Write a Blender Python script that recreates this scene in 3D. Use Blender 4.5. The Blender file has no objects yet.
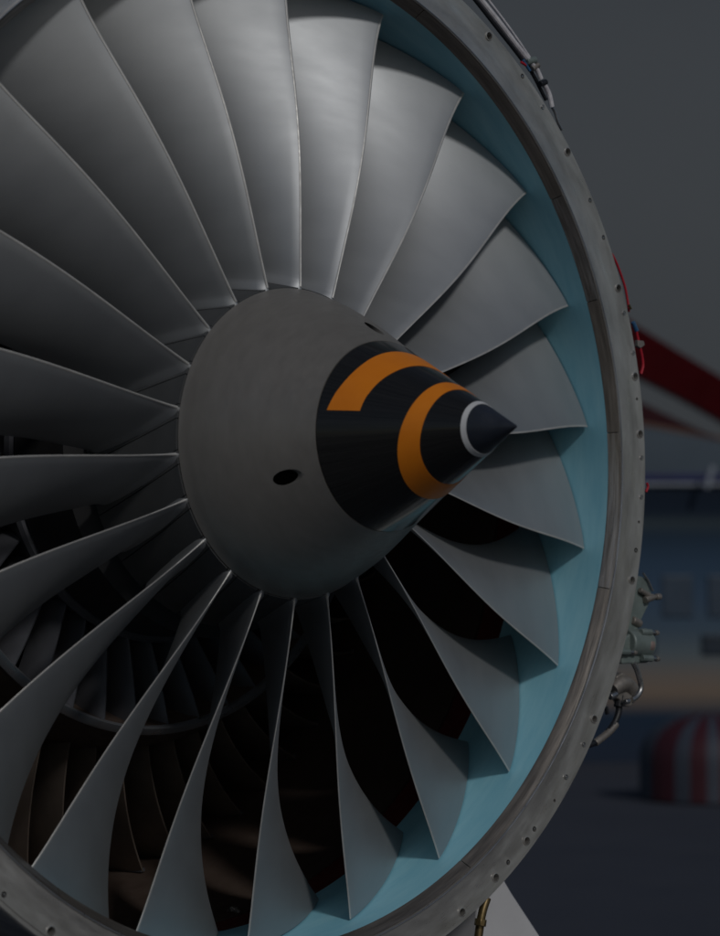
import bpy, bmesh, math, random
import numpy as np
from mathutils import Vector, Matrix, Euler
random.seed(4)
PI = math.pi
S = bpy.context.scene
C = S.collection

# ------------------------------------------------------------------ frame of the engine
# engine frame: x up, z forward out of the intake, y to the viewer's left when facing the intake
UP = (0.99957346, 0.0292045)
AX_H = 2.0                                   # height of the fan axis above the ground
E2W = Matrix(((UP[1], -UP[0], 0, 0), (0, 0, -1, 0), (UP[0], UP[1], 0, AX_H), (0, 0, 0, 1)))

# ------------------------------------------------------------------ camera
Rr = Vector((0.021049002990029764, -0.7204378061678754, 0.6932000482668362))
Rd = Vector((-0.9965273329045744, -0.07098877798299452, -0.04351859573304617))
Rf = Vector((0.08056186596163817, -0.6898767722169659, -0.7194302085041182))
CE = Vector((-0.33409163155428234, 2.4632467952584887, 2.7174373892539956))
FPX = 2303.0
W3 = E2W.to_3x3()
cam_d = bpy.data.cameras.new('camera'); cam = bpy.data.objects.new('camera', cam_d); C.objects.link(cam)
wr, wu, wb = W3 @ Rr, -(W3 @ Rd), -(W3 @ Rf)
M = Matrix((wr, wu, wb)).transposed().to_4x4(); M.translation = E2W @ CE
cam.matrix_world = M
cam_d.sensor_fit = 'VERTICAL'; cam_d.sensor_height = 36.0; cam_d.lens = FPX / 936 * 36
cam_d.clip_start = 0.05; cam_d.clip_end = 3000
cam_d.dof.use_dof = True; cam_d.dof.focus_distance = 3.85; cam_d.dof.aperture_fstop = 4.0
S.camera = cam
CW = M.translation.copy(); FW = (W3 @ Rf); RW = (W3 @ Rr)

# ------------------------------------------------------------------ light
to_sun = Vector((-0.256, -0.795, 0.55)).normalized()
elev = math.asin(to_sun.z); az = math.atan2(to_sun.x, to_sun.y)
w = bpy.data.worlds.new('World'); S.world = w; w.use_nodes = True
nt = w.node_tree; bg = nt.nodes['Background']; sky = nt.nodes.new('ShaderNodeTexSky')
sky.sky_type = 'NISHITA'; sky.sun_disc = False; sky.sun_elevation = elev; sky.sun_rotation = az
nt.links.new(sky.outputs[0], bg.inputs[0]); bg.inputs[1].default_value = 0.08
sd = bpy.data.lights.new('sun', 'SUN'); sun = bpy.data.objects.new('sun', sd); C.objects.link(sun)
sd.energy = 2.5; sd.angle = math.radians(5.0); sd.color = (1.0, 0.98, 0.95)
sun.rotation_euler = (-to_sun).to_track_quat('-Z', 'Y').to_euler(); sun.location = (-3, -8, 8)
S.view_settings.view_transform = 'Standard'; S.view_settings.look = 'None'
S.view_settings.exposure = -1.8; S.view_settings.gamma = 1.0; S.view_settings.use_curve_mapping = False
S.render.engine = 'CYCLES'

# ------------------------------------------------------------------ helpers
def at(px, py, z):
    """engine-frame point seen at a photo position on the plane of that z"""
    d = (px - 360) / FPX * Rr + (py - 468) / FPX * Rd + Rf
    return CE + d * ((z - CE.z) / d.z)
def far(px, py, dist):
    """world point at a horizontal distance from the camera"""
    d = W3 @ ((px - 360) / FPX * Rr + (py - 468) / FPX * Rd + Rf)
    fh = Vector((FW.x, FW.y, 0)).normalized()
    return CW + d * (dist / d.dot(fh))

def mat(name, col, rough=.5, metal=0., noise=None, col2=None, bump=0., coat=0., polar=False, scale=(1, 1, 1), rrange=.1, spec=.5, rand=0.):
    m = bpy.data.materials.new(name); m.use_nodes = True; t = m.node_tree; N = t.nodes; L = t.links
    b = N['Principled BSDF']; b.inputs['Base Color'].default_value = (*col, 1)
    b.inputs['Roughness'].default_value = rough; b.inputs['Metallic'].default_value = metal
    b.inputs['Coat Weight'].default_value = coat; b.inputs['Coat Roughness'].default_value = .08
    b.inputs['Specular IOR Level'].default_value = spec
    if noise:
        tc = N.new('ShaderNodeTexCoord'); vec = tc.outputs['Object']
        if polar:
            sp = N.new('ShaderNodeSeparateXYZ'); L.new(vec, sp.inputs[0])
            at2 = N.new('ShaderNodeMath'); at2.operation = 'ARCTAN2'; L.new(sp.outputs[1], at2.inputs[0]); L.new(sp.outputs[0], at2.inputs[1])
            sq = N.new('ShaderNodeVectorMath'); sq.operation = 'MULTIPLY'; sq.inputs[1].default_value = (1, 1, 0); L.new(vec, sq.inputs[0])
            ln = N.new('ShaderNodeVectorMath'); ln.operation = 'LENGTH'; L.new(sq.outputs[0], ln.inputs[0])
            cb = N.new('ShaderNodeCombineXYZ'); L.new(ln.outputs['Value'], cb.inputs[0]); L.new(at2.outputs[0], cb.inputs[1]); L.new(sp.outputs[2], cb.inputs[2])
            vec = cb.outputs[0]
        mp = N.new('ShaderNodeMapping'); mp.inputs['Scale'].default_value = scale; L.new(vec, mp.inputs[0])
        n1 = N.new('ShaderNodeTexNoise'); n1.inputs['Scale'].default_value = noise; n1.inputs['Detail'].default_value = 6; n1.inputs['Roughness'].default_value = .62
        L.new(mp.outputs[0], n1.inputs['Vector'])
        r = N.new('ShaderNodeValToRGB'); r.color_ramp.elements[0].position = .32; r.color_ramp.elements[1].position = .7
        r.color_ramp.elements[0].color = (*(col2 or [c * .8 for c in col]), 1); r.color_ramp.elements[1].color = (*col, 1)
        L.new(n1.outputs[0], r.inputs[0]); out = r.outputs[0]
        if rand:
            oi = N.new('ShaderNodeObjectInfo'); mr = N.new('ShaderNodeMapRange'); mr.inputs[3].default_value = 1 - rand; mr.inputs[4].default_value = 1 + rand
            L.new(oi.outputs['Random'], mr.inputs[0]); vm = N.new('ShaderNodeVectorMath'); vm.operation = 'SCALE'; L.new(out, vm.inputs[0]); L.new(mr.outputs[0], vm.inputs['Scale']); out = vm.outputs[0]
        L.new(out, b.inputs['Base Color'])
        n2 = N.new('ShaderNodeTexNoise'); n2.inputs['Scale'].default_value = noise * 2.7; n2.inputs['Detail'].default_value = 5; L.new(mp.outputs[0], n2.inputs['Vector'])
        m2 = N.new('ShaderNodeMapRange'); m2.inputs[1].default_value = .3; m2.inputs[2].default_value = .7
        m2.inputs[3].default_value = max(0, rough - rrange); m2.inputs[4].default_value = min(1, rough + rrange)
        L.new(n2.outputs[0], m2.inputs[0]); L.new(m2.outputs[0], b.inputs['Roughness'])
        if bump:
            bp = N.new('ShaderNodeBump'); bp.inputs['Strength'].default_value = bump; bp.inputs['Distance'].default_value = .002
            L.new(n2.outputs[0], bp.inputs['Height']); L.new(bp.outputs[0], b.inputs['Normal'])
    return m

def tag(o, label=None, cat=None, group=None, kind=None):
    if label: o['label'] = label
    if cat: o['category'] = cat
    if group: o['group'] = group
    if kind: o['kind'] = kind
    return o
def mesh_obj(name, verts, faces, m, parent=None, smooth=True, sharp=None):
    me = bpy.data.meshes.new(name); me.from_pydata([tuple(v) for v in verts], [], faces); me.update()
    bm = bmesh.new(); bm.from_mesh(me); bmesh.ops.recalc_face_normals(bm, faces=bm.faces); bm.to_mesh(me); bm.free()
    if m: me.materials.append(m)
    o = bpy.data.objects.new(name, me); C.objects.link(o)
    if parent: o.parent = parent
    if smooth:
        for p in me.polygons: p.use_smooth = True
        me.set_sharp_from_angle(angle=math.radians(sharp or 35))
    return o
class MB:
    def __init__(s): s.v = []; s.f = []
    def add(s, v, f):
        n = len(s.v); s.v += [Vector(p) for p in v]; s.f += [tuple(i + n for i in q) for q in f]; return s
    def lathe(s, prof, n=160, a0=0., a1=2 * PI, closed=True):
        """prof: list of (r, z); closed profile gives a solid ring"""
        full = abs(a1 - a0 - 2 * PI) < 1e-6; rows = n if full else n + 1; m = len(prof)
        v = [(r * math.cos(a0 + (a1 - a0) * i / n), r * math.sin(a0 + (a1 - a0) * i / n), z) for i in range(rows) for r, z in prof]
        f = []; mm = m if closed else m - 1
        for i in range(n):
            j = (i + 1) % rows
            for k in range(mm): f.append((i * m + k, i * m + (k + 1) % m, j * m + (k + 1) % m, j * m + k))
        if not full and closed: f += [tuple(range(m)), tuple((rows - 1) * m + k for k in range(m))[::-1]]
        return s.add(v, f)
    def cyl(s, p0, p1, r0, r1=None, n=16, cap=True):
        p0 = Vector(p0); p1 = Vector(p1); r1 = r0 if r1 is None else r1; d = (p1 - p0).normalized()
        a = d.orthogonal().normalized(); b = d.cross(a); v = []
        for p, r in ((p0, r0), (p1, r1)):
            v += [p + r * (math.cos(2 * PI * i / n) * a + math.sin(2 * PI * i / n) * b) for i in range(n)]
        f = [(i, (i + 1) % n, n + (i + 1) % n, n + i) for i in range(n)]
        if cap: f += [tuple(range(n))[::-1], tuple(range(n, 2 * n))]
        return s.add(v, f)
    def tube(s, pts, r, n=10):
        pts = [Vector(p) for p in pts]; v = []; f = []; a = (pts[1] - pts[0]).orthogonal().normalized()
        for i, p in enumerate(pts):
            d = (pts[min(i + 1, len(pts) - 1)] - pts[max(i - 1, 0)]).normalized(); a = (a - a.dot(d) * d).normalized(); b = d.cross(a)
            rr = r[i] if isinstance(r, (list, tuple)) else r
            v += [p + rr * (math.cos(2 * PI * k / n) * a + math.sin(2 * PI * k / n) * b) for k in range(n)]
        for i in range(len(pts) - 1):
            f += [(i * n + k, i * n + (k + 1) % n, (i + 1) * n + (k + 1) % n, (i + 1) * n + k) for k in range(n)]
        f += [tuple(range(n))[::-1], tuple((len(pts) - 1) * n + k for k in range(n))]
        return s.add(v, f)
    def prism(s, poly, d):
        """poly: 3-D outline, d: extrusion vector"""
        n = len(poly); v = [Vector(p) for p in poly] + [Vector(p) + Vector(d) for p in poly]
        return s.add(v, [tuple(range(n))[::-1], tuple(range(n, 2 * n))] + [(i, (i + 1) % n, n + (i + 1) % n, n + i) for i in range(n)])
    def box(s, c, h, rz=0.):
        c = Vector(c); R = Matrix.Rotation(rz, 3, 'Z')
        v = [c + R @ Vector((sx * h[0], sy * h[1], sz * h[2])) for sx in (-1, 1) for sy in (-1, 1) for sz in (-1, 1)]
        return s.add(v, [(0, 1, 3, 2), (4, 6, 7, 5), (0, 4, 5, 1), (2, 3, 7, 6), (0, 2, 6, 4), (1, 5, 7, 3)])
    def build(s, name, m, parent=None, smooth=True, bevel=0., sharp=None):
        o = mesh_obj(name, s.v, s.f, m, parent, smooth, sharp)
        if bevel:
            b = o.modifiers.new('bevel', 'BEVEL'); b.width = bevel; b.segments = 2; b.limit_method = 'ANGLE'; b.angle_limit = math.radians(40)
        return o
def smooth_path(pts, n=6):
    pts = [Vector(p) for p in pts]; out = []
    for i in range(len(pts) - 1):
        p0 = pts[max(i - 1, 0)]; p1 = pts[i]; p2 = pts[i + 1]; p3 = pts[min(i + 2, len(pts) - 1)]
        for k in range(n):
            t = k / n
            out.append(.5 * ((2 * p1) + (-p0 + p2) * t + (2 * p0 - 5 * p1 + 4 * p2 - p3) * t * t + (-p0 + 3 * p1 - 3 * p2 + p3) * t ** 3))
    return out + [pts[-1]]
def cut(o, mb):
    """drill the shapes in mb out of o"""
    k = mesh_obj('drill', mb.v, mb.f, None, None, False); k.parent = o.parent
    b = o.modifiers.new('drill', 'BOOLEAN'); b.operation = 'DIFFERENCE'; b.solver = 'EXACT'; b.object = k
    bpy.context.view_layer.update()
    me = bpy.data.meshes.new_from_object(o.evaluated_get(bpy.context.evaluated_depsgraph_get()))
    o.modifiers.clear(); o.data = me; me.name = o.name
    bpy.data.objects.remove(k)
    for p in me.polygons: p.use_smooth = True
    me.set_sharp_from_angle(angle=math.radians(30))

# ------------------------------------------------------------------ materials
M_blade = mat('blade_titanium', (.45, .466, .482), .54, .8, noise=2.8, col2=(.405, .42, .436), bump=.006, scale=(4, 1.5, 1.5), rrange=.02, rand=.05)
M_edge = mat('edge_highlight_metal', (.6, .595, .58), .5, .5, noise=30)
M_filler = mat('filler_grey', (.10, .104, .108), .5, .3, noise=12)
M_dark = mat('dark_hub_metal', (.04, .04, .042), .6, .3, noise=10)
M_dome = mat('spinner_grey', (.25, .237, .222), .42, .3, noise=6, col2=(.215, .203, .19), bump=.015, polar=True, scale=(9, .7, 9), rrange=.07)
M_black = mat('spinner_black', (.010, .0095, .009), .24, .0, noise=7, col2=(.022, .0215, .021), coat=.35, spec=.4, polar=True, scale=(.6, 7, .6), rrange=.05)  # lighter streaks along the cone put reflections into the colour
M_orange = mat('spinner_orange', (.88, .265, .016), .45, .0, noise=14, col2=(.79, .225, .013), coat=.05, spec=.3)
M_white = mat('white_paint', (.75, .76, .78), .4, 0, noise=20)
M_rubber = mat('tip_rubber', (.028, .034, .05), .42, 0, noise=25, col2=(.02, .025, .036))
M_liner = mat('blue_liner', (.34, .69, .82), .5, 0, noise=4.5, col2=(.25, .60, .75), spec=.35, bump=.05, polar=True, scale=(4, 1.4, 9), rrange=.08)
M_case = mat('case_metal', (.68, .665, .64), .36, .72, noise=4, col2=(.40, .385, .365), bump=.03, polar=True, scale=(9, 1.6, 5), rrange=.1)
M_seal = mat('bronze_seal', (.28, .255, .23), .38, .7, noise=5, col2=(.15, .135, .12), bump=.1, polar=True, scale=(30, 1.2, 30))
M_seal2 = mat('worn_steel_seal', (.42, .41, .4), .35, .8, noise=5, col2=(.16, .14, .12), bump=.1, polar=True, scale=(30, 1.2, 30))
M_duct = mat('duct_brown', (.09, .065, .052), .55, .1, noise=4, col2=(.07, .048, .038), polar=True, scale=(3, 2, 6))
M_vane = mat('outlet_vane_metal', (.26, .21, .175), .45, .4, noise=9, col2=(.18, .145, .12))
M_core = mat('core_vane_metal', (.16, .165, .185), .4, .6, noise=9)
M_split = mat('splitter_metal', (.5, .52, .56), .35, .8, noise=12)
M_green = mat('green_grey_paint', (.23, .28, .27), .5, .2, noise=30, col2=(.16, .20, .19))
M_steel = mat('steel_fitting', (.5, .5, .5), .3, .9, noise=40)
M_cast = mat('cast_fitting', (.36, .33, .3), .5, .5, noise=40, col2=(.22, .2, .18))
M_wire_w = mat('white_cable', (.8, .79, .82), .5, 0, noise=60, col2=(.5, .48, .52))
M_wire_k = mat('black_cable', (.015, .017, .022), .45, 0, noise=60)
M_wire_r = mat('red_wire', (.5, .012, .03), .45, 0, noise=60)
M_blueclip = mat('blue_clip', (.04, .13, .28), .4, 0, noise=60)
M_brass = mat('brass_fitting', (.25, .19, .09), .35, .8, noise=40, col2=(.2, .14, .07))

# ------------------------------------------------------------------ the engine
NB = 22; D = 2 * PI / NB
RH, RT = .24976, .800
q = [-0.058849, -0.224148, 0.592903, -0.333738, 0.004044, -0.051665, 0.010102, -0.135353, 0.102958, 0.002361]
def le(t): return q[9] + q[0]*t + q[1]*t**2 + q[2]*t**3 + q[3]*t**4, q[4] + q[5]*t + q[6]*t**2 + q[7]*t**3 + q[8]*t**4
def wrap(t): return .23 - .176*t + .308*t*t
def chord(t): return .16 - .14*t + .12*t*t
def mid(t, u):
    th, z = le(t); s = chord(t) * u; wv = wrap(t) * (u + .25 * u * (1 - u))
    r0 = RH + t * (RT - RH); r1 = (RH + .27 * chord(0)) + t * (RT - RH - .27 * chord(0))
    r = r0 + (r1 - r0) * u; a = th + wv
    return Vector((r * math.cos(a), r * math.sin(a), z - s))
eng = bpy.data.objects.new('aircraft_engine', None); C.objects.link(eng); eng.matrix_world = E2W
eng.empty_display_size = .2
tag(eng, 'large grey turbofan engine with blue-lined intake and black and orange spiral spinner', 'aircraft engine')

def blade_mesh():
    nt_, nu = 56, 26; V = []; F = []
    us = [0.5 - 0.5 * math.cos(PI * i / nu) for i in range(nu + 1)]
    us = [(.6 * a + .4 * (i / nu)) for i, a in enumerate(us)]
    ts = [-.02 + 1.02 * (i / nt_) ** 1.15 for i in range(nt_ + 1)]
    for t in ts:
        up = []; lo = []
        for u in us:
            p = mid(t, u); du = (mid(t, min(u + .01, 1)) - mid(t, max(u - .01, 0))); dt = mid(t + .01, u) - mid(t - .01, u)
            n = du.cross(dt).normalized()
            th = (.0045 + .010 * (1 - t)) * math.sqrt(max(0, 1 - (2 * max(u, .0) - .85) ** 2 / 1.35)) if u > 0 else 0
            core = min(1, math.sqrt(u / .07)) * min(1, math.sqrt((1 - u) / .05)) if 0 < u < 1 else 0
            th = (.0024 + (.0055 + .005 * (1 - min(max(t, 0), 1))) * (4 * u * (1 - u)) ** .8) * core
            th += .012 * math.exp(-max(t, 0) / .010) * (core + .12 * (u < .5))
            up.append(p + n * th / 2); lo.append(p - n * th / 2)
        V += up + lo[1:-1][::-1] if False else up + lo
    m = 2 * (nu + 1)
    for i in range(nt_):
        for k in range(nu):
            a = i * m + k; F.append((a, a + 1, a + 1 + m, a + m))
            b = i * m + nu + 1 + k; F.append((b, b + m, b + m + 1, b + 1))
        a = i * m; b = a + nu + 1; F.append((a, a + m, b + m, b))
        a = i * m + nu; b = a + nu + 1; F.append((a, b, b + m, a + m))
    for i in (0, nt_):
        for k in range(nu):
            a = i * m + k; b = a + nu + 1; F.append((a, b, b + 1, a + 1) if i == 0 else (a, a + 1, b + 1, b))
    return V, F
def platform_patch(th0, th1, ztop_off, n=8, ns=14, thick=.012, smax=.165, lift=0.):
    """a slab on the conical hub between two offsets from the root line of the blade"""
    V = []; F = []
    for j in range(ns + 1):
        s = smax * j / ns; u = s / chord(0); wv = wrap(0) * (u + .25 * u * (1 - u)); z = q[4] - s - ztop_off
        for i in range(n + 1):
            a = le(0)[0] + wv + th0 + (th1 - th0) * i / n; r = RH + .27 * s + lift
            for rr in (r, r - thick): V.append((rr * math.cos(a), rr * math.sin(a), z))
    w2 = 2 * (n + 1)
    for j in range(ns):
        for i in range(n):
            a = j * w2 + 2 * i; F.append((a, a + 2, a + 2 + w2, a + w2)); F.append((a + 1, a + 1 + w2, a + 3 + w2, a + 3))
        a = j * w2; F.append((a, a + w2, a + 1 + w2, a + 1)); a += 2 * n; F.append((a, a + 1, a + 1 + w2, a + w2))
    for j in (0, ns):
        for i in range(n):
            a = j * w2 + 2 * i; F.append((a, a + 1, a + 3, a + 2))
    return V, F
bv, bf = blade_mesh()
blade0 = mesh_obj('fan_blade', bv, bf, M_blade, eng, sharp=50)
pv, pf = platform_patch(-.022, .062, 0.001, n=5)
plat0 = mesh_obj('root_platform', pv, pf, M_filler, blade0, sharp=40)
# strip along the leading edge, coloured paler to stand in for caught light
V = []; F = []
nl = 56
for i in range(nl + 1):
    t = .004 + .994 * i / nl
    p = mid(t, 0); du = (mid(t, .02) - mid(t, 0)).normalized(); dt = (mid(min(t + .01, 1), 0) - mid(t - .01, 0)).normalized(); n = du.cross(dt).normalized()
    fw = .0011 * (1 + 1.6 * math.exp(-t / .02)); b_ = .0025
    ring = [p + n * fw * 1.05 + du * b_, p + n * fw, p + n * fw * .6 - du * .0008, p - du * .0012, p - n * fw * .6 - du * .0008, p - n * fw, p - n * fw * 1.05 + du * b_]
    V += ring
    if i < nl:
        a = i * 7; F += [(a + k, a + k + 1, a + k + 8, a + k + 7) for k in range(6)] + [(a + 6, a, a + 7, a + 13)]
F += [tuple(range(7))[::-1], tuple(nl * 7 + k for k in range(7))]
edge0 = mesh_obj('leading_edge_highlight', V, F, M_edge, blade0, sharp=60)
fv, ff = platform_patch(.068, D - .028, 0.0015, n=8)
filler0 = mesh_obj('annulus_filler', fv, ff, M_filler, eng, sharp=40)
for k in range(1, NB):
    for src, kids in ((blade0, (plat0, edge0)), (filler0, ())):
        c = src.copy(); C.objects.link(c); c.parent = eng; c.rotation_euler = (0, 0, -k * D)
        for s_ in kids:
            d_ = s_.copy(); C.objects.link(d_); d_.parent = c
# hub drum beneath the platforms and behind the fan
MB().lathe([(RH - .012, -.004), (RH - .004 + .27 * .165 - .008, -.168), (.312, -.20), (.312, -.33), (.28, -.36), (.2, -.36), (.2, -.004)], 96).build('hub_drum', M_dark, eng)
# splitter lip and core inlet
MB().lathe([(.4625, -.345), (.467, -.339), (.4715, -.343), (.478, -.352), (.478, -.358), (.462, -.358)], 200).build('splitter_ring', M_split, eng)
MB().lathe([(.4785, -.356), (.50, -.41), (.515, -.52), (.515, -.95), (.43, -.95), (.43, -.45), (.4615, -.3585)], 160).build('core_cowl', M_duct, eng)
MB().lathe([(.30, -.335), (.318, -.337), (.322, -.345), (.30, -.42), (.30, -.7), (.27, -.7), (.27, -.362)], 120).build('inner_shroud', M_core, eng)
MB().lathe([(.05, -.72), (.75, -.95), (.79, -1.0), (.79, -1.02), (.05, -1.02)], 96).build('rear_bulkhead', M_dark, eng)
def plate(p_fn, n1, n2, thick, taper=True):
    V = []; F = []
    for i in range(n1 + 1):
        for j in range(n2 + 1):
            a, b = i / n1, j / n2; p = p_fn(a, b); da = p_fn(a + .01, b) - p_fn(a - .01, b); db = p_fn(a, b + .01) - p_fn(a, b - .01)
            n = da.cross(db).normalized(); th = thick * (.25 + .75 * math.sin(PI * min(1, max(0, b * .85 + .1)))) / 2
            V += [p + n * th, p - n * th]
    w2 = 2 * (n2 + 1)
    for i in range(n1):
        for j in range(n2):
            a = i * w2 + 2 * j; F += [(a, a + 2, a + 2 + w2, a + w2), (a + 1, a + 1 + w2, a + 3 + w2, a + 3)]
        a = i * w2; F.append((a, a + w2, a + w2 + 1, a + 1)); a += 2 * n2; F.append((a, a + 1, a + w2 + 1, a + w2))
    for i in (0, n1):
        for j in range(n2):
            a = i * w2 + 2 * j; F.append((a, a + 1, a + 3, a + 2))
    return V, F
def P3(r, a, z): return Vector((r * math.cos(a), r * math.sin(a), z))
NV = 56
v_, f_ = plate(lambda a, b: P3(.49 + .258 * a, -.035 * b + .02 * b * b + .21 * a, -.43 - .13 * a - .115 * b), 10, 8, .008)
ogv0 = mesh_obj('outlet_vane', v_, f_, M_vane, eng)
foot = MB(); pts = []
v_, f_ = platform_patch(0, 0.01, 0)  # footprint strip along the vane's outer end
V = []; F = []
for j in range(9):
    b = j / 8; a = -.035 * b + .02 * b * b + .21; z = -.56 - .115 * b
    for da, dr in ((-.006, 0), (.006, 0), (.006, -.006), (-.006, -.006)): V.append(P3(.749 + dr, a + da, z))
    if j < 8: F += [(4 * j + k, 4 * j + (k + 1) % 4, 4 * j + 4 + (k + 1) % 4, 4 * j + 4 + k) for k in range(4)]
F += [(0, 1, 2, 3), (35, 34, 33, 32)]
foot0 = mesh_obj('vane_foot', V, F, M_core, ogv0, False)
ogv0.rotation_euler = (0, 0, math.radians(-167.6 - 12.03))
for k in range(1, NV):
    c = ogv0.copy(); C.objects.link(c); c.parent = eng; c.rotation_euler = (0, 0, ogv0.rotation_euler.z + k * 2 * PI / NV)
    d_ = foot0.copy(); C.objects.link(d_); d_.parent = c
NI = 42
v_, f_ = plate(lambda a, b: P3(.312 + .152 * a, -.07 * b + .03 * b * b + .16 * a - .06 * a * a, -.358 - .06 * b), 8, 8, .007)
ig0 = mesh_obj('inlet_vane', v_, f_, M_core, eng)
for k in range(1, NI):
    c = ig0.copy(); C.objects.link(c); c.parent = eng; c.rotation_euler = (0, 0, k * 2 * PI / NI)

# ------------------------------------------------------------------ spinner
RJ, ZJ, ZT = .14644, .20528, .47733
def dome_r(z):
    u = z / ZJ; m1 = -RJ / (ZT - ZJ) * ZJ; m0 = -.25 * ZJ
    return (2*u**3 - 3*u*u + 1) * (RH - .0022) + (u**3 - 2*u*u + u) * m0 + (-2*u**3 + 3*u*u) * RJ + (u**3 - u*u) * m1
def cone(s, off=0.): # s: 1 at the joint, 0 at the tip
    return (RJ * s + off * .88, ZT - (ZT - ZJ) * s + off * .47)
prof = [(RH - .003, .003)] + [(dome_r(ZJ * i / 20), ZJ * i / 20 + (.005 if i == 0 else 0)) for i in range(0, 20)] + [(RJ + .0009, ZJ - .0014), (RJ - .005, ZJ - .003)]
prof += [(dome_r(ZJ * i / 12) - .005, ZJ * i / 12 - .001) for i in range(11, -1, -1)]
spin = MB().lathe(prof, 180).build('spinner', M_dome, eng, sharp=30)
dr = MB()
for a in (114.5, -5.6, -125.5):
    a = math.radians(a); z = .157; p = P3(dome_r(z), a, z)
    dr.cyl(p - Vector((0, 0, .06)), p + Vector((0, 0, .06)), .0118, n=40)
cut(spin, dr)
spin_in = MB().lathe([(.20, .002), (.18, .06), (.13, .12), (.09, .17), (.05, .18), (.05, .002)], 64).build('light_block_core', M_dark, spin)  # added dark core, blocks light so the drilled holes read black
ss = [1.0, .94, .85, .75, .65, .5, .4, .29]
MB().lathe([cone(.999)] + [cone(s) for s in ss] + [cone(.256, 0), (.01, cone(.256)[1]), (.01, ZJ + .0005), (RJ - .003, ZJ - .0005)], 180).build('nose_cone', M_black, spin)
MB().lathe([cone(.279, .0), cone(.2785, .0006), cone(.2515, .0006), cone(.251, 0), (.02, cone(.25)[1])], 120).build('white_ring', M_white, spin)
tp = [cone(.2555)]+[cone(s, .0001) for s in (.2505, .2, .15, .1, .06, .03)] + [(.0022, ZT - .0035), (.0001, ZT - .0012), (.0001, cone(.2555)[1])]
MB().lathe(tp, 96, closed=True).build('rubber_tip', M_rubber, spin)
def interp(a, tab):
    for (a0, v0), (a1, v1) in zip(tab, tab[1:]):
        if a <= a1: return v0 + (v1 - v0) * (a - a0) / (a1 - a0)
    return tab[-1][1]
# the stripe winds once and a quarter round the cone (angle in degrees from the top, share of the cone's length)
out_t = [(-60, .42), (-20, .475), (3, .495), (42, .513), (71, .543), (104, .592), (130, .628), (156, .655), (180, .672), (250, .735), (300, .79), (360, .862), (385, .877), (408, .893), (425, .93), (438, .955)]
in_t = [(-60, .40), (-20, .408), (18, .42), (54, .436), (90, .466), (114, .493), (141, .512), (165, .526), (188, .54), (250, .59), (310, .64), (370, .70), (388, .712), (426, .775), (438, .788)]
V = []; F = []; n = 260
def smth(a, tab): return sum(interp(a + d, tab) for d in (-12, -8, -4, 0, 4, 8, 12)) / 7 if a < 424 else interp(a, tab)
for i in range(n + 1):
    a = -60 + 498 * i / n; so, si = smth(a, out_t), smth(a, in_t)
    # the end of the stripe is cut along a line, not along a radius
    for j in range(7):
        s = si + (so - si) * j / 6; aa = math.radians(a + (0 if a < 380 else (a - 380) / 58 * 1.5 * (j / 6 - .5)))
        for off in (.0005, -.0006):
            r, z = cone(s, off); V.append(P3(r, aa, z))
    if i < n:
        b = i * 14
        for j in range(6): F.append((b + 2*j, b + 2*j + 2, b + 2*j + 16, b + 2*j + 14))
        F.append((b, b + 14, b + 15, b + 1)); F.append((b + 12, b + 13, b + 27, b + 26))
for b in (0, n * 14):
    F.append(tuple(b + 2*j for j in range(7)) + tuple(b + 2*j + 1 for j in range(6, -1, -1)))
mesh_obj('spiral_stripe', V, F, M_orange, spin, sharp=40)

# ------------------------------------------------------------------ fan case
case = MB().lathe([(.8185, -.016), (.872, -.016), (.855, -.03), (.85, -.06), (.85, -.32), (.862, -.325), (.862, -.345), (.85, -.35), (.83, -.7), (.80, -1.03), (.79, -1.03), (.80, -.7), (.815, -.35), (.8128, -.0262), (.8185, -.0262)], 240).build('fan_case', M_case, eng)
liner = MB().lathe([(.8125, -.0265), (.803, -.0265), (.8025, -.06), (.8025, -.235), (.8025, -.24), (.8125, -.24)], 240).build('blue_liner', M_liner, case)
MB().lathe([(.8125, -.2405), (.8035, -.2405), (.8005, -.295), (.8125, -.30)], 200).build('red_duct_band', mat('duct_red', (.13, .022, .02), .5, 0, noise=6, col2=(.09, .02, .018), polar=True, scale=(2, 3, 4)), case)
MB().lathe([(.8125, -.3005), (.7995, -.3005), (.755, -.53), (.749, -.60), (.749, -.75), (.79, -1.0), (.7985, -1.0), (.8145, -.35)], 200).build('duct_wall', M_duct, case)
# the seal band in front of the liner is laid in arcs of differing wear
def seal(a0, a1, m, lab=None):
    a0, a1 = math.radians(a0), math.radians(a1)
    o = MB().lathe([(.8029, -.026), (.8036, -.0245), (.8172, -.0085), (.8178, -.0105), (.8178, -.026)], max(6, int(abs(a1 - a0) * 40)), a0, a1 - .002).build('seal_segment', m, case)
    if lab: o['label'] = lab
cuts = [-180, -148, -104.5, -84, -66.5, -52, -20, 15, 60, 110, 148, 180]
wear = [0, 0, 1, 0, 1, 0, 0, 1, 0, 1, 0]
for i in range(len(cuts) - 1): seal(cuts[i], cuts[i + 1], M_seal2 if wear[i] else M_seal, 'worn bare-steel seal segment' if wear[i] else None)
fl = MB().lathe([(.8182, -.0156), (.8182, -.0085), (.8192, -.0064), (.8215, -.0064), (.8225, -.0078), (.824, -.0082), (.8765, -.0030), (.8775, -.0045), (.8835, -.0040), (.885, -.0060), (.885, -.0150), (.883, -.0156)], 360).build('front_flange', M_case, case)
MB().lathe([(.8190, -.0084), (.8190, -.0052), (.8196, -.0044), (.8204, -.0044), (.8210, -.0052), (.8210, -.0066)], 240, closed=True).build('lip_bead', M_split, case)
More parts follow.
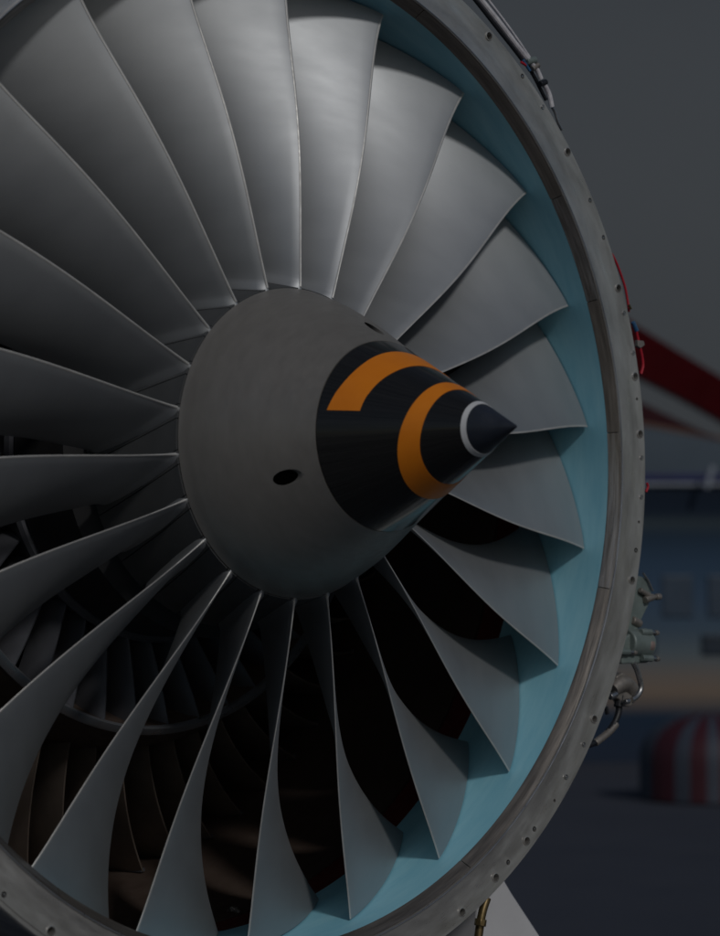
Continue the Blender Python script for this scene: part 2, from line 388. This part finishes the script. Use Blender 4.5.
H = [[0.871,-30.188,1],[0.875,-37.027,0],[0.874,-41.711,2],[0.874,-48.207,1],[0.875,-54.903,0],[0.874,-59.773,0],[0.873,-66.275,1],[0.872,-69.396,2],[0.876,-74.433,2],[0.872,-77.285,1],[0.87,-80.06,3],[0.871,-84.366,1],[0.873,-87.281,2],[0.873,-92.082,2],[0.87,-95.186,3],[0.869,-98.707,0],[0.869,-102.431,1],[0.867,-120.658,1],[0.868,-124.162,2],[0.864,-129.06,2],[0.868,-132.406,3],[0.865,-137.078,0],[0.866,-138.945,1],[0.864,-142.792,0],[0.865,-145.454,1],[0.867,148.667,1]]
for a in (-152, -158.5, -165, -172, 180, 173, 166, 160, 154, 142, 135, 128, 120, 112, 104, 96, 88, 80, 72, 64, 56, 48, 40, 32, 24, 16, 8, 0, -8, -15, -22):
    H.append([.868, a, random.choice((0, 1, 2, 0))])
dr = MB()
for r, a, k in H:
    if k == 2: continue
    p = P3(r, math.radians(a), 0); rad = {0: .0048, 1: .0068, 3: .003}[k]
    dr.cyl((p.x, p.y, -.030), (p.x, p.y, .02), rad, n=16)
cut(fl, dr)
MB().lathe([(.86, -.0158), (.88, -.0158), (.88, -.024), (.86, -.024)], 200).build('backing_ring', M_dark, case)
rim_mb = MB().lathe([(.0068, -.0005), (.0086, -.0005), (.0083, .0009), (.0070, .0012)], 14)
riv_mb = MB().lathe([(.0001, .0016), (.0016, .0012), (.0018, .0002), (.0030, .0004), (.0034, .0014), (.0044, .0014), (.0048, -.0005), (.0001, -.0005)], 14)
collar0 = rivet0 = None
for r, a, k in H:
    p = P3(r, math.radians(a), -.0036)
    if k == 1:
        if collar0 is None: collar0 = o = rim_mb.build('hole_collar', M_case, case)
        else: o = collar0.copy(); C.objects.link(o); o.parent = case
        o.location = p
    if k == 2:
        if rivet0 is None: rivet0 = o = riv_mb.build('rivet', M_steel, case)
        else: o = rivet0.copy(); C.objects.link(o); o.parent = case
        o.location = p
    if k == 0:   # a bolt seated low in its hole
        pass
# bolts seen in the small holes
bolt0 = None
for r, a, k in H:
    if k != 0: continue
    p = P3(r, math.radians(a), -.0105) + Vector((.0, -.0008, 0))
    if bolt0 is None:
        bolt0 = o = MB().lathe([(.0001, .0062), (.0022, .0060), (.0026, .0045), (.0026, -.003), (.0001, -.003)], 10).build('bolt', M_steel, case)
    else: o = bolt0.copy(); C.objects.link(o); o.parent = case
    o.location = p
# patch of sealant on the duct floor
mb = MB(); pc = P3(.795, math.radians(-168.5), -.31)
for k in range(6):
    mb.cyl(pc + Vector((random.uniform(-.001, .002), random.uniform(-.014, .014), random.uniform(-.012, .012))), pc + Vector((.008, random.uniform(-.014, .014), random.uniform(-.012, .012))), .004, .001, 6)
mb.build('sealant_patch', M_cast, eng, False)

# ------------------------------------------------------------------ cables and fittings round the rim
def path(pxs, z, r_out=0.): return smooth_path([at(x, y, z) for x, y in pxs])
harn = MB().tube(path([(455, -30), (479, -2), (500, 24), (516, 45), (528, 60)], -.012), .0056).build('cable_harness', M_wire_w, eng)
MB().tube(path([(452, -27), (475, 0), (497, 28), (513, 48), (526, 65)], -.016), .0034).build('black_cable', M_wire_k, harn)
MB().tube(path([(461, -33), (485, -4), (505, 22), (520, 43), (530, 58)], -.02), .0024).build('thin_cable', M_wire_w, harn)
MB().tube(path([(530, 62), (537, 70), (541, 79)], -.012), .0045).build('cable_sleeve', M_wire_w, harn)
MB().tube(path([(544, 84), (549, 94), (552, 107)], -.014), .0048).build('cable_sleeve', M_wire_w, harn)
MB().tube(path([(552, 107), (555, 112), (558, 122), (562, 130)], -.018), .0028).build('cable_end', M_steel, harn)
for p0, p1, r, m in (((526, 62), (535, 60), .0068, M_green), ((532, 69), (538, 65), .0056, M_cast), ((540, 84), (546, 82), .0055, M_wire_k), ((523, 60), (530, 71), .0028, M_blueclip), ((521, 62), (527, 66), .0024, M_wire_r)):
    MB().cyl(at(*p0, -.012), at(*p1, -.012), r, n=14).build('cable_clamp', m, harn, bevel=.0008)
MB().tube(path([(528, 66), (535, 78), (540, 88), (546, 100)], -.02), .0036).build('black_cable', M_wire_k, harn)
red = MB().tube(path([(612, 254), (616, 262), (620, 272), (625, 287), (628, 303), (629, 312)], -.021), .0024).build('red_wire', M_wire_r, eng)
MB().tube(path([(636, 330), (639, 343), (642, 356), (643, 366), (641, 374)], -.021), .0028).build('red_wire', M_wire_r, eng)
MB().tube(path([(647, 483), (648, 487), (646, 492)], -.014), .0024).build('red_wire', M_wire_r, eng)
MB().cyl(at(633, 322, -.014), at(637, 331, -.014), .0042, n=10).build('wire_clip', M_blueclip, eng, bevel=.0006)
MB().prism([at(638, 340, -.015), at(644, 341, -.015), at(645, 345, -.015), at(641, 348, -.015), at(638, 346, -.015)], (0, 0, -.008)).build('wire_clip', M_cast, eng, False, bevel=.0006)
MB().cyl(at(629, 305, -.014), at(631, 309, -.014), .0024, n=8).build('wire_clip', M_brass, eng)
# actuator: bracket, body and studs, below it the pipe fitting and hose
ez = -.045
br = MB().prism([at(x, y, ez) for x, y in ((630, 583), (640, 576), (647, 578), (652, 592), (651, 600), (641, 621), (634, 640), (625, 650))], (0, 0, -.03)).build('actuator_bracket', M_green, eng, False, bevel=.002)
MB().tube([at(643, 573, ez + .004), at(648, 580, ez + .004), at(653, 591, ez + .004)], .002).build('bracket_edge', M_steel, br)
for (x0, y0), (x1, y1), r in (((645, 600), (653, 597), .0068), ((653, 597), (656, 597), .0046), ((656, 597), (660, 596.5), .0062), ((640, 590), (650, 596), .005)):
    MB().cyl(at(x0, y0, ez + .006), at(x1, y1, ez + .006), r, n=14).build('stud', M_cast if r > .004 else M_steel, br, bevel=.001)
body = MB().cyl(at(625, 643, ez), at(646, 644, ez), .0265, n=28).build('actuator_body', M_green, eng, bevel=.003)
MB().prism([at(x, y, ez + .012) for x, y in ((622, 655), (622, 640), (634, 631), (647, 628), (651, 634), (652, 656), (648, 663), (622, 664))], (0, 0, -.03)).build('actuator_flange', M_green, body, False, bevel=.003)
MB().cyl(at(645, 644.5, ez + .012), at(649.5, 645, ez + .012), .0155, n=24).build('end_cap', mat('pinkish_cap', (.33, .25, .23), .5, .2, noise=30), body, bevel=.002)
MB().cyl(at(649.5, 644.5, ez + .012), at(650.5, 645, ez + .012), .0018, n=10).build('cap_screw', M_wire_k, body)
for (x, y) in ((646, 632.5), (647, 658.5), (624, 652)):
    MB().cyl(at(x - 5, y - .5, ez + .018), at(x + 5, y, ez + .018), .0066, n=8).build('nut', M_green, body, bevel=.001)
    MB().cyl(at(x + 5, y, ez + .018), at(x + 9, y + .3, ez + .018), .0044, n=12).build('stud', M_steel, body)
    MB().cyl(at(x + 9, y + .3, ez + .018), at(x + 12, y + .4, ez + .018), .0058, .0046, n=10).build('stud_tip', M_cast, body, bevel=.0006)
MB().cyl(at(632, 620, ez), at(640, 624, ez), .008, n=16).build('elbow', M_cast, br, bevel=.002)
MB().tube(path([(633, 662), (637, 670), (640, 680), (641, 688), (638, 695), (632, 700)], ez + .01), .0052, 12).build('steel_pipe', M_steel, eng)
fit = MB().tube(path([(612, 690), (620, 684), (627, 684), (633, 690)], ez + .006), [.016 - .006 * abs(i / 18 - .4) for i in range(19)], 16).build('pipe_fitting', M_cast, eng)
MB().prism([at(x, y, ez + .008) for x, y in ((617, 676), (623, 672), (628, 676), (630, 683), (636, 690), (637, 700), (631, 707), (624, 706), (620, 700), (613, 696))], (0, 0, -.02)).build('fitting_lug', M_cast, fit, False, bevel=.003)
MB().cyl(at(610, 697, ez + .02), at(616, 694, ez + .02), .0065, n=8).build('nut', M_steel, fit, bevel=.001)
MB().cyl(at(625, 702, ez + .02), at(629, 701, ez + .02), .0055, n=8).build('nut', M_steel, fit, bevel=.001)
MB().tube(path([(618, 700), (619, 710), (615, 722), (607, 733), (598, 741), (588, 745)], ez), .0062, 12).build('flexible_hose', M_wire_k, eng)
hp = path([(616, 724), (610, 731), (603, 737), (595, 743)], ez + .001)
MB().tube(hp, [.0066 + (.0008 if i % 2 else 0) for i in range(len(hp))], 12).build('braided_sleeve', M_cast, eng)
MB().cyl(at(620, 695, ez), at(618, 707, ez), .0085, n=10).build('hose_nut', M_wire_k, eng, bevel=.001)
MB().cyl(at(606, 707, -.02), at(607.5, 714, -.02), .004, n=8).build('drain_stub', M_wire_k, eng)
drain = MB().tube(path([(487, 898), (483, 910), (480, 925), (477, 950)], -.04), .0075, 12).build('brass_drain', M_brass, eng)
MB().cyl(at(481, 919, -.035), at(480, 926, -.035), .0105, n=8).build('union_nut', M_brass, drain, bevel=.001)

# ------------------------------------------------------------------ stand under the engine
M_stand = mat('stand_paint', (.72, .72, .74), .5, .1, noise=5, col2=(.6, .6, .62), bump=.05)
M_frame = mat('stand_frame', (.1, .1, .11), .5, .3, noise=8)
st = bpy.data.objects.new('engine_stand', None); C.objects.link(st); st.location = (0, .3, 0)
tag(st, 'pale grey wedge-shaped stand leg below the lower right of the engine rim', 'engine stand')
bpy.context.view_layer.update()
inv = Matrix.Translation((0, -.3, 0))
def wpt(x, y, z): return inv @ (E2W @ at(x, y, z))
leg_poly = [wpt(478, 878, -.2), wpt(504, 879, -.2), wpt(512, 893, -.2), wpt(700, 1180, -.2), wpt(470, 1180, -.2)]
MB().prism(leg_poly, (0, .12, 0)).build('leg', M_stand, st, False, bevel=.004)
pl = [Vector((-p.x, p.y, p.z)) for p in leg_poly]
MB().prism(pl, (0, .12, 0)).build('leg', M_stand, st, False, bevel=.004)
zl = min(p.z for p in leg_poly); xs = max(p.x for p in leg_poly)
MB().box((0, .06, zl - .06), (xs + .1, .07, .0601)).build('cross_beam', M_frame, st, False, bevel=.005)
MB().box((0, .7, zl - .06), (xs + .1, .07, .0601)).build('cross_beam', M_frame, st, False, bevel=.005)
for sx in (-1, 1):
    MB().box((sx * xs, .38, zl - .18), (.06, .6, .06)).build('side_rail', M_frame, st, False, bevel=.005)
    for y in (0, .8):
        MB().cyl((sx * xs - .03, y, (zl - .24) / 2), (sx * xs + .03, y, (zl - .24) / 2), (zl - .24) / 2, n=28).build('wheel', M_wire_k, st, bevel=.01)

# ------------------------------------------------------------------ ground and background
M_ground = mat('asphalt', (.045, .052, .072), .85, 0, noise=.7, col2=(.038, .044, .062), bump=.2)
g = MB().add([(-600, -600, 0), (600, -600, 0), (600, 900, 0), (-600, 900, 0)], [(0, 1, 2, 3)]).build('ground', M_ground, None, False)
tag(g, kind='structure')

fh = Vector((FW.x, FW.y, 0)).normalized(); rh_ = Vector((fh.y, -fh.x, 0))
def place(name, px, dist, label, cat):
    p = far(px, 700, dist); e = bpy.data.objects.new(name, None); C.objects.link(e)
    e.location = (p.x, p.y, 0)
    e.rotation_euler = (0, 0, math.atan2(rh_.y, rh_.x)); tag(e, label, cat); return e
# local frame of a background thing: x to the right of the picture, y away, z up
def loc(e, px, py, dist):
    p = far(px, py, dist) - Vector(e.location); return Vector((p.dot(rh_), p.dot(fh), p.z))
DA = 31.
M_fus = mat('fuselage_grey', (.142, .158, .172), .7, 0, noise=.12, col2=(.133, .148, .162), spec=.1)
M_fusred = mat('livery_red', (.055, .003, .005), .8, 0, noise=2, spec=.05)
M_tan = mat('trim_tan', (.17, .11, .09), .7, 0, noise=2, spec=.1)
air = place('parked_airliner', 640, DA, 'out-of-focus grey airliner fuselage with dark red slanting stripes behind the engine', 'aircraft')
R_ = 9.0; c0 = loc(air, 640, 475, DA); cz = c0.z + .5
n = 240; L_ = 26
prof = [(-L_, .3), (-L_ + 2, 4.), (-L_ + 6, 7.), (-L_ + 10, R_), (L_ - 14, R_), (L_ - 8, 7.), (L_ - 2, 3.), (L_, .4)]
V = []; F = []
for x, r in prof:
    V += [Vector((x, R_ + r * math.sin(2 * PI * i / n), cz + r * math.cos(2 * PI * i / n))) for i in range(n)]
for j in range(len(prof) - 1): F += [(j * n + i, j * n + (i + 1) % n, (j + 1) * n + (i + 1) % n, (j + 1) * n + i) for i in range(n)]
F += [tuple(range(n)), tuple((len(prof) - 1) * n + i for i in range(n))]
mesh_obj('fuselage', V, F, M_fus, air)
def on_fus(px, py, off):
    # meet the sight line with the round fuselage
    d0 = CW - Vector(air.location); p = Vector((d0.dot(rh_), d0.dot(fh), d0.z)); t1 = loc(air, px, py, DA); d = t1 - p
    a = d.y**2 + d.z**2; oy, oz = p.y - R_, p.z - cz; b = 2 * (d.y * oy + d.z * oz); c = oy**2 + oz**2 - (R_ + off)**2
    k = b*b - 4*a*c; s = (-b - math.sqrt(max(k, 0))) / (2*a); return p + d * s
def strip(name, up, dn, m, off=.05):
    V = []; F = []; n = len(up)
    for a, b in zip(up, dn):
        for j in range(5):
            x = a[0] + (b[0] - a[0]) * j / 4; y = a[1] + (b[1] - a[1]) * j / 4
            V += [on_fus(x, y, off), on_fus(x, y, -.03)]
    for i in range(n - 1):
        for j in range(4): k = i * 10 + 2 * j; F += [(k, k + 2, k + 12, k + 10), (k + 1, k + 11, k + 13, k + 3)]
        k = i * 10; F += [(k, k + 10, k + 11, k + 1), (k + 8, k + 9, k + 19, k + 18)]
    for k in (0, (n - 1) * 10): F.append(tuple(k + 2*j for j in range(5)) + tuple(k + 2*j + 1 for j in range(4, -1, -1)))
    return mesh_obj(name, V, F, m, air)
strip('red_stripe', [(560, 265), (636, 325), (680, 352), (760, 400), (900, 470)], [(560, 330), (640, 377), (680, 397), (760, 442), (900, 520)], M_fusred)
strip('lower_red_stripe', [(600, 386), (645, 404), (672, 417), (700, 430), (716, 437)], [(600, 416), (645, 422), (672, 427.5), (700, 434), (716, 438.5)], mat('livery_dull_red', (.05, .018, .022), .8, 0, noise=2, spec=.05))
strip('belly_panel', [(560, 421), (645, 427), (720, 441), (790, 456), (900, 478)], [(560, 500), (645, 500), (720, 500), (790, 500), (900, 520)], mat('belly_blue_grey', (.075, .11, .15), .5, 0, noise=.4))
strip('trim_line', [(600, 416), (645, 422.5), (680, 429), (720, 436.5), (780, 449)], [(600, 420), (645, 426), (680, 433), (720, 440), (780, 453)], M_tan)

DB = 26.
bus = place('parked_bus', 680, DB, 'blurred dark blue bus with white roof rail and beige lower band at right', 'bus')
M_navy = mat('bus_navy', (.008, .017, .035), .35, 0, noise=1.5); M_mid = mat('bus_blue', (.045, .08, .13), .4, 0, noise=.9, col2=(.03, .055, .095))
M_pale = mat('bus_pale_blue', (.11, .13, .145), .4, 0, noise=.9, col2=(.08, .10, .12)); M_beige = mat('bus_beige', (.19, .145, .115), .5, 0, noise=1.2, col2=(.15, .12, .10))
M_win = mat('bus_window_pale', (.036, .062, .10), .4, 0, noise=2)
M_skirt = mat('bus_skirt_blue', (.016, .034, .07), .4, 0, noise=2)
M_glass = mat('bus_glass', (.02, .034, .055), .3, 0, noise=2)
M_rail = mat('rail_white', (.34, .38, .44), .5, 0, noise=3); M_deep = mat('roof_deep_blue', (.006, .014, .09), .4, 0, noise=3)
def zat(py): return loc(bus, 680, py, DB).z
def slab(name, y0, y1, m, x0=-6.5, x1=5., d0=0., d1=2.4, par=None, bev=.02):
    a, b = zat(y1), zat(y0)
    return MB().box(((x0 + x1) / 2, (d0 + d1) / 2, (a + b) / 2), ((x1 - x0) / 2, (d1 - d0) / 2, (b - a) / 2 - .002)).build(name, m, par or bus, False, bevel=bev)
slab('roof', 472, 481.5, M_deep, d0=.15); slab('roof_rail', 482.6, 486.6, M_rail, d0=-.05)
body = slab('bus_body', 488, 772, None)
# painted livery: colours run softly into one another from roof to skirt
M_liv = bpy.data.materials.new('bus_livery'); M_liv.use_nodes = True; t_ = M_liv.node_tree; b_ = t_.nodes['Principled BSDF']; b_.inputs['Roughness'].default_value = .6; b_.inputs['Specular IOR Level'].default_value = .15
tc_ = t_.nodes.new('ShaderNodeTexCoord'); sp_ = t_.nodes.new('ShaderNodeSeparateXYZ'); mr_ = t_.nodes.new('ShaderNodeMapRange'); cr_ = t_.nodes.new('ShaderNodeValToRGB')
t_.links.new(tc_.outputs['Object'], sp_.inputs[0]); t_.links.new(sp_.outputs[2], mr_.inputs[0]); mr_.inputs[1].default_value = zat(488); mr_.inputs[2].default_value = zat(772)
t_.links.new(mr_.outputs[0], cr_.inputs[0]); t_.links.new(cr_.outputs[0], b_.inputs['Base Color'])
e_ = cr_.color_ramp.elements
keys = [(488, (.004, .010, .022)), (512, (.006, .014, .028)), (524, (.030, .044, .055)), (536, (.016, .032, .055)), (565, (.028, .055, .095)), (600, (.040, .070, .115)), (630, (.055, .085, .12)), (655, (.095, .12, .135)), (676, (.15, .13, .115)), (692, (.17, .13, .10)), (706, (.09, .08, .078)), (716, (.012, .026, .05)), (772, (.018, .026, .045))]
while len(e_) < len(keys): e_.new(.5)
for el, (y_, c_) in zip(e_, keys): el.position = (y_ - 488) / 284; el.color = (*[k_ * 1.3 for k_ in c_], 1)
body.data.materials.clear(); body.data.materials.append(M_liv)
ppm = FPX / DB
for i, x in enumerate((-2.3, -1.25, -.2, .32, 1.35, 2.4, 3.4)):
    o = slab('window', 575, 618, M_win, x0=x, x1=x + .36, d0=-.02, d1=.03)
for i, x in enumerate((-.55, .25, 1.1)):
    slab('door_window', 634, 655, M_glass, x0=x, x1=x + .28, d0=-.035, d1=.03)
for x in (-4.3, 3.6):
    z = zat(795); MB().cyl((x, .1, .48), (x, .4, .48), .48, n=32).build('wheel', M_wire_k, bus)
a0 = loc(bus, 707, 488, DB - .3); a1 = loc(bus, 713, 466, DB - .3)
MB().cyl(a0, a1, .03, n=8).build('roof_antenna', M_rail, bus)
# red and white curved stripes: a rounded striped cover standing before the bus
DC = 21.
cov = place('striped_cover', 700, DC, 'blurred drum-shaped cover with red and white curved vertical stripes at right edge', 'cover')
M_sr = mat('cover_red', (.06, .010, .018), .6, 0, noise=3); M_sw = mat('cover_pale', (.055, .066, .092), .6, 0, noise=3)
lc = loc(cov, 700, 760, DC); zt_, zb_ = loc(cov, 706, 712, DC).z, 0.02
R0 = 72 / (FPX / DC)
edges = [-90, -62, -38, -25, -12, -2, 10, 20, 34, 44, 58, 70, 90]
for i in range(len(edges) - 1):
    V = []; F = []; nz = 12; na = 4
    for j in range(nz + 1):
        s = j / nz; z = zb_ + (zt_ - zb_) * s; rr = R0 * (1 if s < .45 else math.sqrt(max(.02, 1 - ((s - .45) / .56) ** 2.2)))
        for k in range(na + 1):
            a = math.radians(edges[i] + (edges[i + 1] - edges[i]) * k / na)
            for dr_ in (0, -.02):
                V.append(Vector((.1 + (rr + dr_) * math.sin(a), -(rr + dr_) * math.cos(a), z)))
    w2 = 2 * (na + 1)
    for j in range(nz):
        for k in range(na):
            b = j * w2 + 2 * k; F += [(b, b + 2, b + 2 + w2, b + w2), (b + 1, b + 1 + w2, b + 3 + w2, b + 3)]
        b = j * w2; F.append((b, b + w2, b + w2 + 1, b + 1)); b += 2 * na; F.append((b, b + 1, b + w2 + 1, b + w2))
    for j in (0, nz):
        for k in range(na): b = j * w2 + 2 * k; F.append((b, b + 1, b + 3, b + 2))
    mesh_obj('stripe_panel', V, F, M_sr if i % 2 else M_sw, cov)
MB().lathe([(.02, 0.03), (R0 * .97, .03), (R0 * .97, (zt_) * .4), (R0 * .3, zt_ * .93), (.02, zt_ * .95)], 32).build('drum_body', M_sr, cov).location = (.1, 0, 0)
